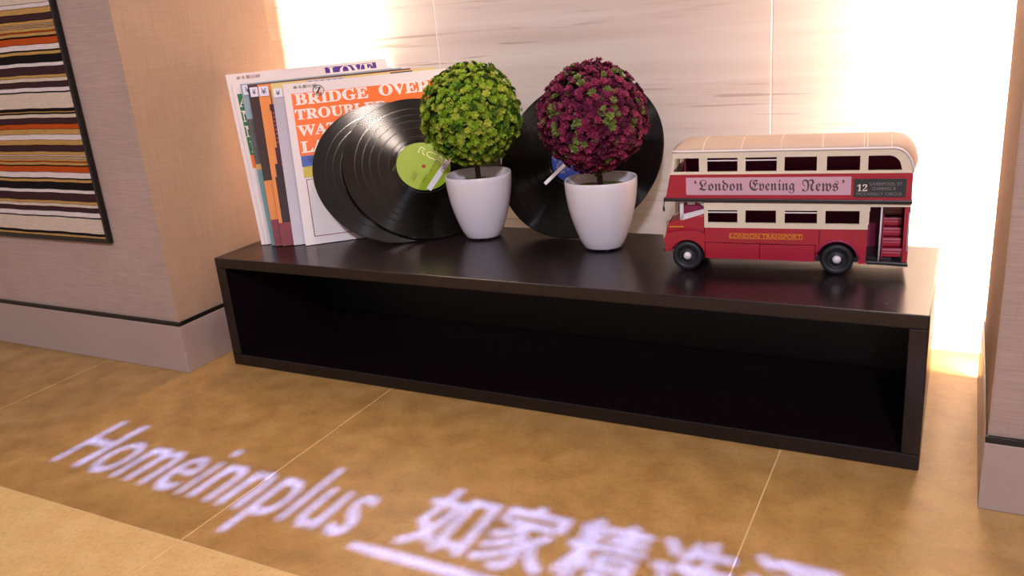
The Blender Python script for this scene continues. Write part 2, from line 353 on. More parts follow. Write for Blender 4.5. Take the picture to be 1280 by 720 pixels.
# ------------------------------------------------------------------ bench
BW, BH, BD = 5.585, 1.0, 1.41
bench = empty('display_bench', (0, 0, 0), 'long low dark brown open-front box bench standing between the two pillars', 'bench')
tt = .09
MB().box((0, 0, BH-tt), (BW, BD, BH)).build('top_board', 'bench', bench, bevel=.008)
MB().box((0, 0, 0), (BW, BD, .105)).build('bottom_board', 'bench', bench, bevel=.008)
for x in (0, BW-.105): MB().box((x, 0.001, .1055), (x+.105, BD-.002, BH-tt-.0005)).build('side_board', 'bench', bench, bevel=.006)
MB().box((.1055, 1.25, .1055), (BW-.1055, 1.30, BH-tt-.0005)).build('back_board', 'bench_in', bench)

# ------------------------------------------------------------------ record sleeves
S = 1.497
def sleeve_frame(X, Y, tilt, yaw, tall=1.0, bulge=0):
    e1 = Vector((math.cos(yaw), math.sin(yaw), 0)); nb = Vector((-math.sin(yaw), math.cos(yaw), 0))
    e2 = Vector((0, 0, 1))*math.cos(tilt) + nb*math.sin(tilt); n = e1.cross(e2); b = Vector((X, Y, 1.0055))
    def F(u, v, off=0):      # u from left, v from the top edge down
        q = b + e1*(u*S) + e2*((1-v)*S*tall)
        return q + n*(off + bulge*(1-u)**4*4*v*(1-v))
    return F
def sheet(F, u0, v0, u1, v1, off, thick=None, nu=1, nv=1):
    mb = MB(); vs = []; fs = []
    W_ = nu+1
    for j in range(nv+1):
        for i in range(nu+1): vs.append(F(u0+(u1-u0)*i/nu, v0+(v1-v0)*j/nv, off))
    fs += [(j*W_+i, (j+1)*W_+i, (j+1)*W_+i+1, j*W_+i+1) for j in range(nv) for i in range(nu)]
    if thick:
        k = len(vs)
        for j in range(nv+1):
            for i in range(nu+1): vs.append(F(u0+(u1-u0)*i/nu, v0+(v1-v0)*j/nv, off-thick))
        fs += [(k+j*W_+i, k+j*W_+i+1, k+(j+1)*W_+i+1, k+(j+1)*W_+i) for j in range(nv) for i in range(nu)]
        ring = [i for i in range(W_)] + [j*W_+nu for j in range(1, nv+1)] + [nv*W_+i for i in range(nu-1, -1, -1)] + [j*W_ for j in range(nv-1, 0, -1)]
        fs += [(ring[i], ring[(i+1) % len(ring)], ring[(i+1) % len(ring)]+k, ring[i]+k) for i in range(len(ring))]
    return mb.add(vs, fs)
GS = 'record sleeves leaning at the left end of the bench'
def sleeve(q, label, face, prints, bulge=0, stickers=()):
    F = sleeve_frame(*q, bulge=bulge); base = F(.5, 1)
    r = empty('record_sleeve', base, label, 'record sleeve', GS)
    n = 8 if bulge else 1
    sheet(F, 0, 0, 1, 1, 0, .009, n*2, n*2).build('cover', face, r, base, smooth='auto' if bulge else False)
    for pname, m, rects in prints:
        mb = MB(); lev = .0025
        for rc in rects:
            a = sheet(F, *rc[:4], rc[4] if len(rc) > 4 else lev, None, n, n); mb.add(a.v, a.f)
        o = mb.build(pname, m, r, base)
        if len(rects) > 4: o['kind'] = 'stuff'
    for s_ in stickers:
        sheet(F, *s_, .006, .002, 1, 1).build('price_sticker', 'sticker', r, base)
        lettering('lettering', r, 'ink', [('¥', s_[0]+.012, -(s_[3]-.012), s_[2]-.012, -(s_[1]+.012))], lambda x, y: F(x, -y, .0075), base)
    return r, F, base
def txt(r, F, base, m, items, name='lettering', off=.0045, bold=0):
    lettering(name, r, m, [(s, u0, -v1, u1, -v0) + tuple(e) for s, u0, v0, u1, v1, *e in items], lambda x, y: F(x, -y, off), base, bold=bold)

Q = {7: (.6136, .4904, .4491, .7026), 6: (.4942, .4739, .4247, .7028), 5: (.4012, .4286, .4247, .735), 4: (.3294, .4137, .412, .775),
     3: (.272, .430, .396, .83), 2: (.192, .442, .371, .88), 1: (.156, .428, .371, .88, 1.055)}
# front sleeve
r, F, b = sleeve(Q[7], 'white record sleeve with big BRIDGE OVER lettering on orange, frontmost of the leaning sleeves', 'paper_white', [
    ('orange_panel', 'orange', [(.043, .066, .953, .458)]), ('blue_band', 'blue', [(.046, .458, .953, .524)]), ('yellow_band', 'yellow', [(.048, .526, .953, .592)]),
    ('border_line', 'redbrown', [(.057, .603, .93, .607), (.057, .95, .93, .955), (.057, .603, .062, .955), (.925, .603, .93, .955)])])
txt(r, F, b, 'cream', [(serif('BRIDGE'), .058, .068, .50, .142), (serif('OVER'), .565, .064, .885, .138), (serif('TROUBLED'), .048, .166, .60, .234),
    (serif('WATER'), .050, .267, .44, .336), (serif('LA'), .055, .367, .20, .440)], bold=.018)
txt(r, F, b, 'ink', [('明日に', .09, .468, .24, .514), ('レ', .11, .538, .155, .582), ('ある愛の詩', .06, .016, .20, .036)], off=.0047)
def ring(F, u, v, r0, r1, off, m, name, r, b):
    mb = MB(); n = 28; vs = []
    for i in range(n):
        a = 2*PI*i/n; vs += [F(u+r0*math.cos(a), v+r0*math.sin(a), off), F(u+r1*math.cos(a), v+r1*math.sin(a), off)]
    mb.add(vs, [(2*i, 2*i+1, (2*i+3) % (2*n), (2*i+2) % (2*n)) for i in range(n)]).build(name, m, r, b)
ring(F, .206, .060, .030, .034, .0065, 'ink', 'stamp_ring', r, b)
txt(r, F, b, 'ink', [(serif('Z'), .188, .040, .224, .082)], off=.0068)
# pale grey with yellow top
r, F, b = sleeve(Q[6], 'pale grey record sleeve with a yellow top strip, directly behind the orange lettered sleeve', 'grayp', [
    ('yellow_strip', 'paleyel', [(0, 0, 1, .085)]), ('dotted_strip', 'lilac', [(.21, .005, .44, .03, .004)]),
    ('dots', 'purple', [(.225+i*.037, .010, .240+i*.037, .025, .005) for i in range(6)]),
    ('grey_label', 'mount', [(.72, .004, .86, .045, .004)])], stickers=[(.01, .035, .06, .09)])
txt(r, F, b, 'grayp', [('STEREO', .73, .014, .85, .034)], off=.0055)
# tower sunset
def tower_rects():
    out = [(.145, .02, .150, .12, .004), (.125, .12, .175, .16, .004), (.138, .16, .19, .40, .004), (.11, .36, .30, .50, .004)]
    return out
r, F, b = sleeve(Q[5], 'record sleeve with a dark tower against an orange sunset sky', 'sky', [
    ('tower', 'tower', [(.066, .04, .070, .13, .004), (.052, .13, .088, .17, .004), (.058, .17, .16, .40, .004), (.045, .40, .22, .52, .004)]),
    ('city_lights', 'tlight', [(.064+.016*(i % 4), .18+.026*(i//4), .072+.016*(i % 4), .193+.026*(i//4), .005) for i in range(32)] + [(.07, .50, .12, .52, .005), (.14, .49, .18, .52, .005)]),
    ('dark_ground', 'night', [(.02, .58, 1, .86, .003), (.03, .50, 1, .58, .003)]), ('red_ground', 'maroon', [(0, .86, 1, 1, .003)]),
    ('light_burst', 'burst', [(.12, .80, .17, .84, .004), (.14, .76, .16, .88, .004)])], stickers=[(.005, .015, .06, .075)])
# dark brown sleeve with dark red top line
r, F, b = sleeve(Q[4], 'dark brown record sleeve with fiery orange lower corner and dark red top line', 'brownp', [
    ('red_line', 'darkred', [(0, 0, 1, .012)]), ('pale_strip', 'paper_white', [(.12, .012, 1, .05)]),
    ('flame', 'sky', [(0, .60, .3, .84)]), ('embers', 'maroon', [(0, .84, .3, 1)])], stickers=[(.01, .02, .055, .08)])
# slate landscape
r, F, b = sleeve(Q[3], 'record sleeve with a grey mountain and teal water landscape', 'slate', [
    ('mountain', 'mount', [(0, .22, 1, .50), (.06, .16, .4, .22)]), ('shore', 'sand', [(0, .50, 1, .535)]), ('water', 'teal', [(0, .535, 1, 1)])], stickers=[(.01, .01, .065, .07)])
# green letters
r, F, b = sleeve(Q[2], 'white record sleeve with a column of white letters on green', 'paper_white', [
    ('green_panel', 'green', [(.02, .07, .9, .45)]), ('orange_band', 'orange', [(.02, .45, .9, .53)]), ('blue_band', 'blue', [(.06, .56, .9, .62)])], bulge=0)
txt(r, F, b, 'cream', [(serif('A'), .015, .08, .10, .15), (serif('N'), .02, .175, .10, .245), (serif('N'), .02, .27, .10, .34), (serif('I'), .03, .365, .07, .435)])
txt(r, F, b, 'redbrown', [('ある愛の詩', .06, .016, .20, .036)])
# purple letters, rearmost
r, F, b = sleeve(Q[1], 'white record sleeve with LOVE lettering on purple, rearmost of the leaning sleeves', 'paper_white', [
    ('purple_panel', 'purple', [(.025, .055, .30, .30)]), ('purple_panel', 'purple', [(.60, .018, .93, .30)]), ('purple_line', 'purple', [(.03, .34, .037, .56)])], bulge=0)
txt(r, F, b, 'cream', [(serif('LOVE'), .62, .020, .91, .085), (serif('W'), .03, .08, .12, .15), (serif('N'), .03, .18, .12, .27)])
txt(r, F, b, 'redbrown', [('ある愛の詩', .06, .016, .20, .036)])

# ------------------------------------------------------------------ vinyl records
def record(q, R, label, label_mat, detail):
    X, Y, tilt, yaw = q
    e1 = Vector((math.cos(yaw), math.sin(yaw), 0)); nb = Vector((-math.sin(yaw), math.cos(yaw), 0))
    e2 = Vector((0, 0, 1))*math.cos(tilt) + nb*math.sin(tilt); n = e1.cross(e2)
    rot = Matrix((e1, e2, n)).transposed()
    root = empty('vinyl_record', (X, Y, 1.003), label, 'record', 'black vinyl records leaning on the bench', rot)
    # disc centred on its own origin so that the groove tangent runs round it
    h = .006; k = R/.7126
    lr = .24*k
    gaps = [.31*k, .40*k, .475*k, .54*k, .605*k]
    prof = [(.012, 0), (lr, 0), (lr, h*.4)]
    def band(a, b_): return [(a, h), (b_, h)]
    disc = MB(); prof = [(.012, h*.6), (lr+.02, h*.6), (lr+.022, h*.7), (.262*k, h*.7)]
    disc.lathe([(.012, -h), (.012, h*.7), (.262*k, h*.7), (.268*k, h)] + [(x, h) for x in (.29*k,)], 96)
    rr = .29*k
    for g in gaps:
        disc.lathe([(rr, h), (g-.004, h), (g-.003, h*.8)], 96); rr = g + .004
    disc.lathe([(rr, h*.8), (rr+.001, h), (R-.012, h), (R-.010, h*1.15), (R-.004, h*1.15), (R, h*.4), (R, -h*.4), (R-.004, -h), (.012, -h)], 96)
    d = disc.build('grooved_disc', 'vinyl', root, smooth='crisp'); d.location = Vector((0, R, 0))*U
    gp = MB()
    for g in gaps: gp.lathe([(g-.004, h*.8), (g+.005, h*.8)], 96)
    o = gp.build('track_gaps', 'vinyl_gap', root, smooth=True); o.location = d.location
    lb = MB().lathe([(.016, h*.75), (lr, h*.75), (lr+.002, h*1.2), (lr-.004, h*1.35), (.016, h*1.35)], 64)
    lo = lb.build('center_label', label_mat, root); lo.location = d.location
    hl = MB().lathe([(0.0, h*1.5), (.012, h*1.5), (.018, h*1.4), (.018, h*1.2)], 24).build('spindle_hole', 'hole' if label_mat == 'lime' else 'silver', root, smooth=True); hl.location = d.location
    detail(root, d.location, h*1.45, k)
    return root
def rotmap(cx, cy, ang, z):
    c, s = math.cos(ang), math.sin(ang)
    return lambda x, y: Vector((cx + x*c - y*s, cy + x*s + y*c, z))
def strip(root, loc, name, m, ax, ay, bx, by, wd, z, t=.003):
    a = Vector((ax, ay, z)); b_ = Vector((bx, by, z)); d = (b_-a).normalized(); p_ = Vector((-d.y, d.x, 0))*wd/2; up = Vector((0, 0, t))
    vs = [a-p_, b_-p_, b_+p_, a+p_]; vs += [v+up for v in vs]
    o = MB().add(vs, [(0,3,2,1),(4,5,6,7),(0,1,5,4),(1,2,6,5),(2,3,7,6),(3,0,4,7)]).build(name, m, root); o.location = loc; return o
def det_front(root, loc, z, k):
    A = math.radians(-39)
    lettering('lettering', root, 'limeedge', [('RCA', 0, 0, .25, .068)], rotmap(-.022, .148, A, z+.001), loc=loc, bold=.02)
    lettering('lettering', root, 'lime', [('RCA', .008, .010, .242, .058)], rotmap(-.022, .148, A, z+.0016), loc=loc)
    strip(root, loc, 'paper_strip', 'white', .250, .040, -.010, -.238, .050, z+.0015)
    B = math.radians(-128)
    lettering('lettering', root, 'ink', [('2257', 0, 0, .095, .032)], rotmap(.188, -.002, B, z+.006), loc=loc)
    lettering('lettering', root, 'limedark', [('STEREO', -.05, .0, .04, .022), ('SIDE 1', -.04, .20, .05, .218), ('SRA-5531', -.02, -.075, .07, -.06), ('33 1/3 RPM', -.06, .03, .05, .04)], rotmap(-.09, -.10, math.radians(52), z+.001), loc=loc)
    lettering('lettering', root, 'limedark', [('明日に架ける橋', 0, 0, .14, .024)], rotmap(.125, .055, B, z+.001), loc=loc)
def det_blue(root, loc, z, k):
    strip(root, loc, 'paper_strip', 'white', -.262, -.268, -.05, -.02, .034, z+.002)
    strip(root, loc, 'paper_strip', 'white', -.445, .291, -.28, .19, .012, .009)
    strip(root, loc, 'paper_patch', 'white', -.425, .325, -.375, .300, .034, .009)
    mb = MB(); items = 'LONDON RECORDS '
    for i, ch in enumerate(items):
        if ch == ' ': continue
        a = PI/2 - 2*PI*i/len(items); cx, cy = -.119 + .055*math.cos(a), -.101 + .055*math.sin(a)
        lettering('emblem_letter', root, 'silver', [(ch, -.010, -.012, .010, .012)], rotmap(cx, cy, a-PI/2, z+.001), loc=loc)
    o = MB(); n = 24
    for (r0, r1) in ((.026, .030),):
        vs = []
        for i in range(n):
            a = 2*PI*i/n; vs += [Vector((-.119+r0*math.cos(a), -.101+r0*math.sin(a), z+.001)), Vector((-.119+r1*math.cos(a), -.101+r1*math.sin(a), z+.001))]
        o.add(vs, [(2*i, 2*i+1, (2*i+3) % (2*n), (2*i+2) % (2*n)) for i in range(n)])
    o = o.build('emblem_ring', 'silver', root); o.location = loc
    A = math.radians(-37)
    lettering('lettering', root, 'silver', [('MANUFACTURED IN JAPAN BY', 0, 0, .30, .012), ('KING RECORD CO LTD', .02, -.022, .30, -.010), ('ALL RIGHTS RESERVED', 0, .022, .33, .034), ('STEREO', .0, -.10, .06, -.085)], rotmap(-.190, .055, A, z+.001), loc=loc)
    o = MB().lathe([(0, z+.002), (.012, z+.002)], 16).build('white_dot', 'white', root); o.location = loc + Vector((.128, -.079, 0))*U
def det_plain(root, loc, z, k):
    lettering('lettering', root, 'limedark', [('STEREO', -.05, .08, .05, .11)], rotmap(0, 0, 0, z+.001), loc=loc)
record((1.548, .786, .6758, .7939), .7126, 'black vinyl record leaning behind the lime-label record, mostly covered by it', 'lime', det_plain)
record((1.746, .952, .6643, .8011), .7126, 'black vinyl record with lime green label and white paper strip, behind green ball plant', 'lime', det_front)
record((2.81, 1.14, .588, -.015), .735, 'black vinyl record with blue label leaning on the stone wall behind burgundy plant', 'bluelabel', det_blue)

# ------------------------------------------------------------------ ball plants
def foliage(cen, R, n, mats, weights, seed, rs, root, base, patches):
    rnd = random.Random(seed); mb = MB(); fm = []
    for i in range(n):
        y = 1 - 2*(i+.5)/n; t = i*2.39996 + rnd.uniform(-.3, .3); rr = math.sqrt(1-y*y)
        d = Vector((rr*math.cos(t), rr*math.sin(t), y)) + Vector([rnd.uniform(-.06, .06) for _ in range(3)]); d.normalize()
        lump = 1 + .035*math.sin(5*d.x+seed) * math.cos(4*d.z+2*d.y)
        c = cen + d*R*lump*rnd.choice((rnd.uniform(.84, .93), rnd.uniform(.93, 1.04)))
        nd = (d + Vector([rnd.uniform(-.35, .35) for _ in range(3)]) + Vector((0, 0, .15))).normalized()
        a = nd.cross(Vector((.3, .5, .8))).normalized(); b_ = nd.cross(a)
        mi = rnd.choices(range(len(mats)), weights)[0]
        if patches and patches(d) > rnd.random(): mi = 2
        s = rs*rnd.uniform(.75, 1.25); ph = rnd.uniform(0, 6)
        for lay, (k, lift, wd) in enumerate(((6, .25, 1.0), (5, .7, .62))):
            for j in range(k):
                th = ph + lay*.5 + 2*PI*j/k; dr = a*math.cos(th) + b_*math.sin(th); sd = nd.cross(dr)
                L_ = s*wd; o = c + nd*lift*s*.3
                vs = [o, o + dr*L_*.5 + sd*L_*.42 + nd*L_*.12*(1+lay), o + dr*L_*.95 + sd*L_*.3 + nd*L_*.42*(1+lay), o + dr*L_*1.08 + nd*L_*.5*(1+lay), o + dr*L_*.95 - sd*L_*.3 + nd*L_*.42*(1+lay), o + dr*L_*.5 - sd*L_*.42 + nd*L_*.12*(1+lay)]
                mb.add(vs, [(0, 1, 2, 3), (0, 3, 4, 5)]); fm += [mi, mi]
    o = mb.build('foliage', None, root, base, mats=mats, fm=fm); o['kind'] = 'stuff'
    return o
def plant(x, y, label, ball, R, mats, core, seed, patches, n=2100, prot=.35, leaf='green'):
    base = Vector((x, y, 1.0)); root = empty('potted_ball_plant', base, label, 'plant', 'ball plants in white pots')
    Hh = .545
    prof = [(0, .012), (.12, .012), (.146, .018), (.158, .035)]
    for i in range(1, 15):
        t = i/14; prof.append((.158 + .118*math.sin(t*PI/2)**.85*1.0, .035 + (Hh-.035)*t))
    prof += [(.272, Hh+.006), (.262, Hh+.006), (.256, Hh-.005), (.244, Hh-.12), (.0, Hh-.13)]
    pm = MB().lathe(prof, 64, 2.3, prot); pm.v = [v+base for v in pm.v]
    pm.build('pot', 'ceramic', root, base, smooth='auto')
    for k in range(3):
        a = prot + .9 + 2*PI*k/3
        f = MB().lathe([(0, 0), (.018, 0), (.018, .02), (0, .02)], 12); f.v = [v+base+Vector((.115*math.cos(a), .115*math.sin(a), 0)) for v in f.v]; f.build('foot', 'rubber', root, base)
    rnd = random.Random(seed); sm = MB(); vs = []; fs = []; n_ = 40
    for j, rr in enumerate((.0, .08, .16, .205, .236)):
        for i in range(n_):
            a = 2*PI*i/n_; kk = (abs(math.cos(a))**2.3+abs(math.sin(a))**2.3)**(-1/2.3)
            vs.append(base + Vector((rr*kk*math.cos(a+prot), rr*kk*math.sin(a+prot), Hh-.075 + (.025 if rr < .2 else 0)*(1-rr/.3) + rnd.uniform(-.006, .006)*(rr > 0))))
    for j in range(4): fs += [(j*n_+i, j*n_+(i+1) % n_, (j+1)*n_+(i+1) % n_, (j+1)*n_+i) for i in range(n_)]
    sm.add(vs, fs).build('moss', 'moss', root, base, smooth=True)
    c = Vector(ball)
    MB().tube([(x, y, 1.4), base*.5+Vector((c.x, c.y, 1.0))*.5+Vector((.004, 0, .75)), c - Vector((0, 0, R*.7))], [.024, .021, .019], 12).build('stem', 'stem', root, base, smooth=True)
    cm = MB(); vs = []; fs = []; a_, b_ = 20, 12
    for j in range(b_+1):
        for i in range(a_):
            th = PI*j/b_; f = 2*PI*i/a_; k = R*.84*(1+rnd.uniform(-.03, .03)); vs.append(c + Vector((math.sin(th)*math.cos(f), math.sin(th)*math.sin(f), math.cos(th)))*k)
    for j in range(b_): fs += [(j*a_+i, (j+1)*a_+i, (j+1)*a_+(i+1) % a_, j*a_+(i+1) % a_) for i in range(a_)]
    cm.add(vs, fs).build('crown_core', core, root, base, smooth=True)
    foliage(c, R, n, mats, (5, 3, 2) if leaf == 'green' else (6, 3.2, .8), seed, .027, root, base, patches)
def gp(d): return .0
def rp(d):
    k = math.sin(6*d.x+1)*math.sin(5*d.z+.5)*math.cos(4*d.y); return .6 if k > .55 else 0
plant(2.088, 1.085, 'topiary ball plant with bright green leaves in a white pot, in front of lime-label record', (2.065, 1.095, 2.035), .395,
      ['green1', 'green2', 'green3'], 'gcore', 3, None)
plant(3.235, .97, 'topiary ball plant with burgundy leaves in a white pot, in front of blue-label record', (3.20, .97, 2.01), .395,
      ['red1', 'red2', 'red3'], 'rcore', 11, rp, leaf='red', prot=.2)

# ------------------------------------------------------------------ model bus (x towards its rear, y into the picture, z up)
bus = empty('model_bus', (4.033, .535, 1.0), 'red and cream toy double-decker bus with London Evening News banner', 'toy bus', rot=(0, 0, math.atan2(.105, .97)))
BWd = .44
def part(name, mb, m, parent=bus, **k): return mb.build(name, m, parent, **k)
def ze(x):
    return .835 if x <= 1.278 else .68 + .155*math.sqrt(max(0, 1-((x-1.278)/.115)**2))
def zi(x):
    return .785 if x <= 1.25 else .69 + .095*math.sqrt(max(0, 1-((x-1.25)/.08)**2))
UW = [(-.073, .087), (.141, .338), (.389, .586), (.634, .831), (.891, 1.087)]
LWN = [(.142, .338), (.39, .586), (.641, .842), (.893, 1.098)]
def side(y0, y1):
    mb = MB()
    mb.box((-.10, y0, .678), (1.134, y1, .692)); mb.box((-.088, y0, .785), (1.134, y1, .835))
    mb.prism([(-.108, .692), (-.085, .692), (-.068, .785), (-.088, .785)], y0, y1)
    ws = UW + [(1.134, 1.2)]
    for a, b_ in zip(ws[:-1], ws[1:]): mb.box((a[1], y0, .692), (b_[0], y1, .785))
    xs = [1.134 + (1.33-1.134)*i/14 for i in range(15)]
    mb.prism([(1.134, .678), (1.393, .678), (1.393, .692), (1.134, .692)], y0, y1)
    for a, b_ in zip(xs[:-1], xs[1:]): mb.prism([(a, zi(a)), (b_, zi(b_)), (b_, ze(b_)), (a, ze(a))], y0, y1)
    xs = [1.33 + .063*i/6 for i in range(7)]
    for a, b_ in zip(xs[:-1], xs[1:]): mb.prism([(a, .692), (b_, .692), (b_, max(ze(b_), .693)), (a, ze(a))], y0, y1)
    return mb
part('upper_window_band', side(0, .02), 'buscream'); part('upper_window_band', side(BWd-.02, BWd), 'buscream')
part('upper_rear_wall', MB().box((1.372, .02, .51), (1.392, BWd-.02, .68)), 'busred')
# upper red band and black waist
def red(y0, y1): return MB().prism([(-.142, .512), (1.393, .500), (1.393, .678), (-.108, .678)], y0, y1)
part('upper_side_panel', red(-.004, .02), 'busred', bevel=.003); part('upper_side_panel', red(BWd-.02, BWd+.004), 'busred')
part('waist_moulding', MB().prism([(-.155, .492), (1.398, .478), (1.398, .502), (-.155, .516)], -.016, BWd+.016), 'busblack', bevel=.004)
# front upper wall with two panes
fw = MB().prism([(-.142, .512), (-.125, .512), (-.09, .68), (-.108, .68)], .0, BWd).prism([(-.108, .678), (-.09, .678), (-.088, .70), (-.106, .70)], .02, BWd-.02).prism([(-.092, .78), (-.072, .78), (-.07, .835), (-.088, .835)], .02, BWd-.02)
fw.prism([(-.108, .69), (-.09, .69), (-.07, .79), (-.09, .79)], BWd/2-.015, BWd/2+.015)
part('upper_front_wall', fw, 'buscream')
part('upper_deck', MB().box((-.12, .02, .495), (1.38, BWd-.02, .51)), 'busdark')
part('interior_lining', MB().box((-.06, .30, .515), (1.34, .315, .80)).box((-.02, .30, .11), (1.13, .315, .48)).box((1.125, .02, .11), (1.14, .30, .478)).box((-.03, .1, .515), (-.02, .3, .8)), 'busdark')
for k in range(5):
    for z_ in (.515,):
        part('seat', MB().box((.08+.25*k, .05, z_), (.17+.25*k, .27, z_+.10)).box((.08+.25*k, .05, z_+.1), (.105+.25*k, .27, z_+.20)), 'busdark', bevel=.008)
# roof shell
rb = MB(); xs = [-.088, -.06] + [.1*i for i in range(0, 13)] + [1.278 + .115*math.sin(PI/2*i/8) for i in range(0, 9)]; ny = 14; vs = []; fs = []
for x in xs:
    e = ze(x); rise = .050*min(1, max(.25, (x+.10)/.07)) * (1 if x < 1.278 else max(.55, 1-(x-1.278)*3))
    for j in range(ny+1):
        t = -1+2*j/ny; s_ = (1-abs(t)**2.4)
        vs.append((x + (.035*(1-t*t) if x > 1.30 else 0), BWd/2 + (BWd/2+.004)*t, e + rise*s_**.75))
for i in range(len(xs)-1): fs += [(i*(ny+1)+j, (i+1)*(ny+1)+j, (i+1)*(ny+1)+j+1, i*(ny+1)+j+1) for j in range(ny)]
o = rb.add(vs, fs).build('roof', 'busroof', bus, smooth=True)
so = o.modifiers.new('thick', 'SOLIDIFY'); so.thickness = .006*U; so.offset = -1
def rooftube(x, lean=0):
    pts = []
    for j in range(ny+1):
        t = -1+2*j/ny; pts.append((x+lean*(j/ny), BWd/2 + (BWd/2+.004)*t, ze(x) + .050*(1-abs(t)**2.4)**.75 + .001))
    return MB().tube(pts, .004, 6)
for x in (.114, .364, .61, .861, 1.105, 1.125, 1.262): part('roof_rib', rooftube(x), 'buscream', smooth=True)
gut = [(-.09, -.004, .832)] + [(x, -.004, ze(x)-.004) for x in xs[2:]] + [(1.394, -.004, .69)]
part('roof_moulding', MB().tube(gut, .007, 8), 'buswhite', smooth=True)
part('roof_moulding', MB().tube([(a, BWd+.004, c) for a, b_, c in gut], .007, 8), 'buswhite', smooth=True)
part('cream_moulding', MB().box((-.108, -.007, .676), (1.394, .0, .684)), 'buscream')
# sliding window bars
for x0, x1 in (UW[1], UW[2]): part('window_bar', MB().box((x0, .004, .762), (x1, .010, .770)), 'buswhite')
for x0, x1 in (LWN[0], LWN[2]): part('window_bar', MB().box((x0, .004, .411), (x1, .010, .419)), 'buswhite')
# banner and route board
bn = part('banner', MB().box((.0, -.008, .537), (1.040, -.004, .655)), 'adpink')
bm = lambda x, y: Vector((x, -.0092, y))
lettering('lettering', bn, 'adink', [(fraktur('London'), .085, .565, .375, .640), (fraktur('Evening'), .415, .548, .700, .640), (fraktur('News'), .745, .560, .965, .640), ('‘', .055, .615, .072, .640), ('’', .985, .610, 1.0, .635)], bm)
rt = part('route_board', MB().box((1.055, -.008, .522), (1.358, -.004, .640)), 'board')
lettering('lettering', rt, 'cream', [(serif('12') if 0 else '𝟏𝟐', 1.075, .562, 1.135, .606)], bm)
lettering('lettering', rt, 'boardtext', [('LIVERPOOL ST', 1.15, .598, 1.335, .618), ('CHARING X', 1.165, .568, 1.30, .588), ('PICCADILLY CIRCUS', 1.075, .535, 1.335, .553)], bm)
# lower window band
def low(y0, y1):
    mb = MB().box((.118, y0, .430), (1.16, y1, .482)).box((.118, y0, .308), (1.15, y1, .343)).box((.118, y0, .343), (LWN[0][0], y1, .43)).box((LWN[3][1], y0, .343), (1.155, y1, .43))
    for a, b_ in zip(LWN[:-1], LWN[1:]): mb.box((a[1], y0, .343), (b_[0], y1, .43))
    return mb
part('lower_window_band', low(0, .02), 'buscream'); part('lower_window_band', low(BWd-.02, BWd), 'buscream')
part('platform_header', MB().box((1.155, 0, .458), (1.392, .02, .480)), 'buscream')
# lower red panels, each pressed sheet its own piece
def arc(cx, cz, r_, a0, a1, n=14): return [(cx + r_*math.cos(math.radians(a0+(a1-a0)*i/n)), cz + r_*math.sin(math.radians(a0+(a1-a0)*i/n))) for i in range(n+1)]
g = .0015
for pl in ([(.122, .205+g), (.86-g, .198+g), (.86-g, .308), (.122, .308)], [(.125, .092), (.485-g, .089), (.485-g, .20-g), (.122, .203-g)], [(.485+g, .089), (.835, .086), (.835, .196), (.485+g, .198-g)]):
    part('side_panel', MB().prism(pl, -.004, .02), 'busred', bevel=.002)
wa = arc(.972, .10, .128, 178, 2)
part('side_panel', MB().prism([(.84, .086)] + wa[:1] + [(.842, .105)] + wa[1:] + [(1.1, .08), (1.145, .078), (1.15, .305), (.862, .308), (.862, .20), (.838, .197)], -.004, .02), 'busred')
part('wheel_arch_lip', MB().tube([(x, -.008, z_) for x, z_ in arc(.972, .10, .132, 175, 5)], .008, 8), 'busdark', smooth=True)
part('panel_seam', MB().box((1.058, -.0055, .20), (1.062, -.003, .306)), 'busdark')
part('far_side_panel', MB().box((.0, BWd-.02, .085), (1.15, BWd, .308)), 'busred')
part('chassis', MB().box((-.10, .06, .07), (1.30, BWd-.06, .11)), 'busblack')
pb = part('transport_plate', MB().box((.286, -.0065, .236), (.755, -.004, .272)), 'busred')
lettering('lettering', pb, 'gold', [('LONDON TRANSPORT', .293, .241, .748, .267)], lambda x, y: Vector((x, -.0078, y)))
for q in (((.286, .236), (.755, .239)), ((.286, .269), (.755, .272)), ((.286, .236), (.289, .272)), ((.752, .236), (.755, .272))):
    part('plate_edge', MB().box((q[0][0], -.0078, q[0][1]), (q[1][0], -.0064, q[1][1])), 'gold', parent=pb)
# front: fender, bonnet, cab
fen = [(.12, .092), (.12, .265), (.06, .285), (-.03, .282), (-.10, .275), (-.145, .262), (-.160, .225), (-.155, .14), (-.128, .135)] + arc(0, .10, .120, 165, 3)
part('fender', MB().prism(fen, -.006, .10), 'busred', bevel=.006, smooth='auto')
part('fender', MB().prism(fen, BWd-.10, BWd+.004), 'busred', bevel=.006, smooth='auto')
part('bonnet', MB().prism([(.12, .2), (.12, .395), (-.02, .362), (-.10, .345), (-.135, .325), (-.152, .28), (-.150, .14), (-.1, .14)], .035, BWd-.035), 'busred', bevel=.012, smooth='auto')
part('bonnet_strip', MB().tube([(-.13, .03, .302), (-.03, .030, .304)], .0045, 6), 'gold')
gr = part('radiator', MB().box((-.166, .13, .13), (-.148, .31, .32)), 'chrome', bevel=.006)
for i in range(7): part('slat', MB().box((-.170, .145+.022*i, .145), (-.166, .153+.022*i, .305)), 'busblack', parent=gr)
for y in (.055, BWd-.055):
    part('headlamp', MB().lathe([(0, .016), (.016, .012), (.022, .0), (.018, -.012)], 16, tf=lambda v: Vector((-.160 - v.z, y + v.x, .225 + v.y))), 'amber', smooth=True)
part('bumper', MB().box((-.172, .02, .125), (-.158, BWd-.02, .145)), 'busblack', bevel=.004)
y0, y1 = .03, .045
cab = MB().prism([(-.052, .49), (-.052, .352), (-.030, .357), (-.026, .49)], y0, y1).prism([(-.052, .49), (-.052, .478), (.12, .478), (.12, .49)], y0, y1)
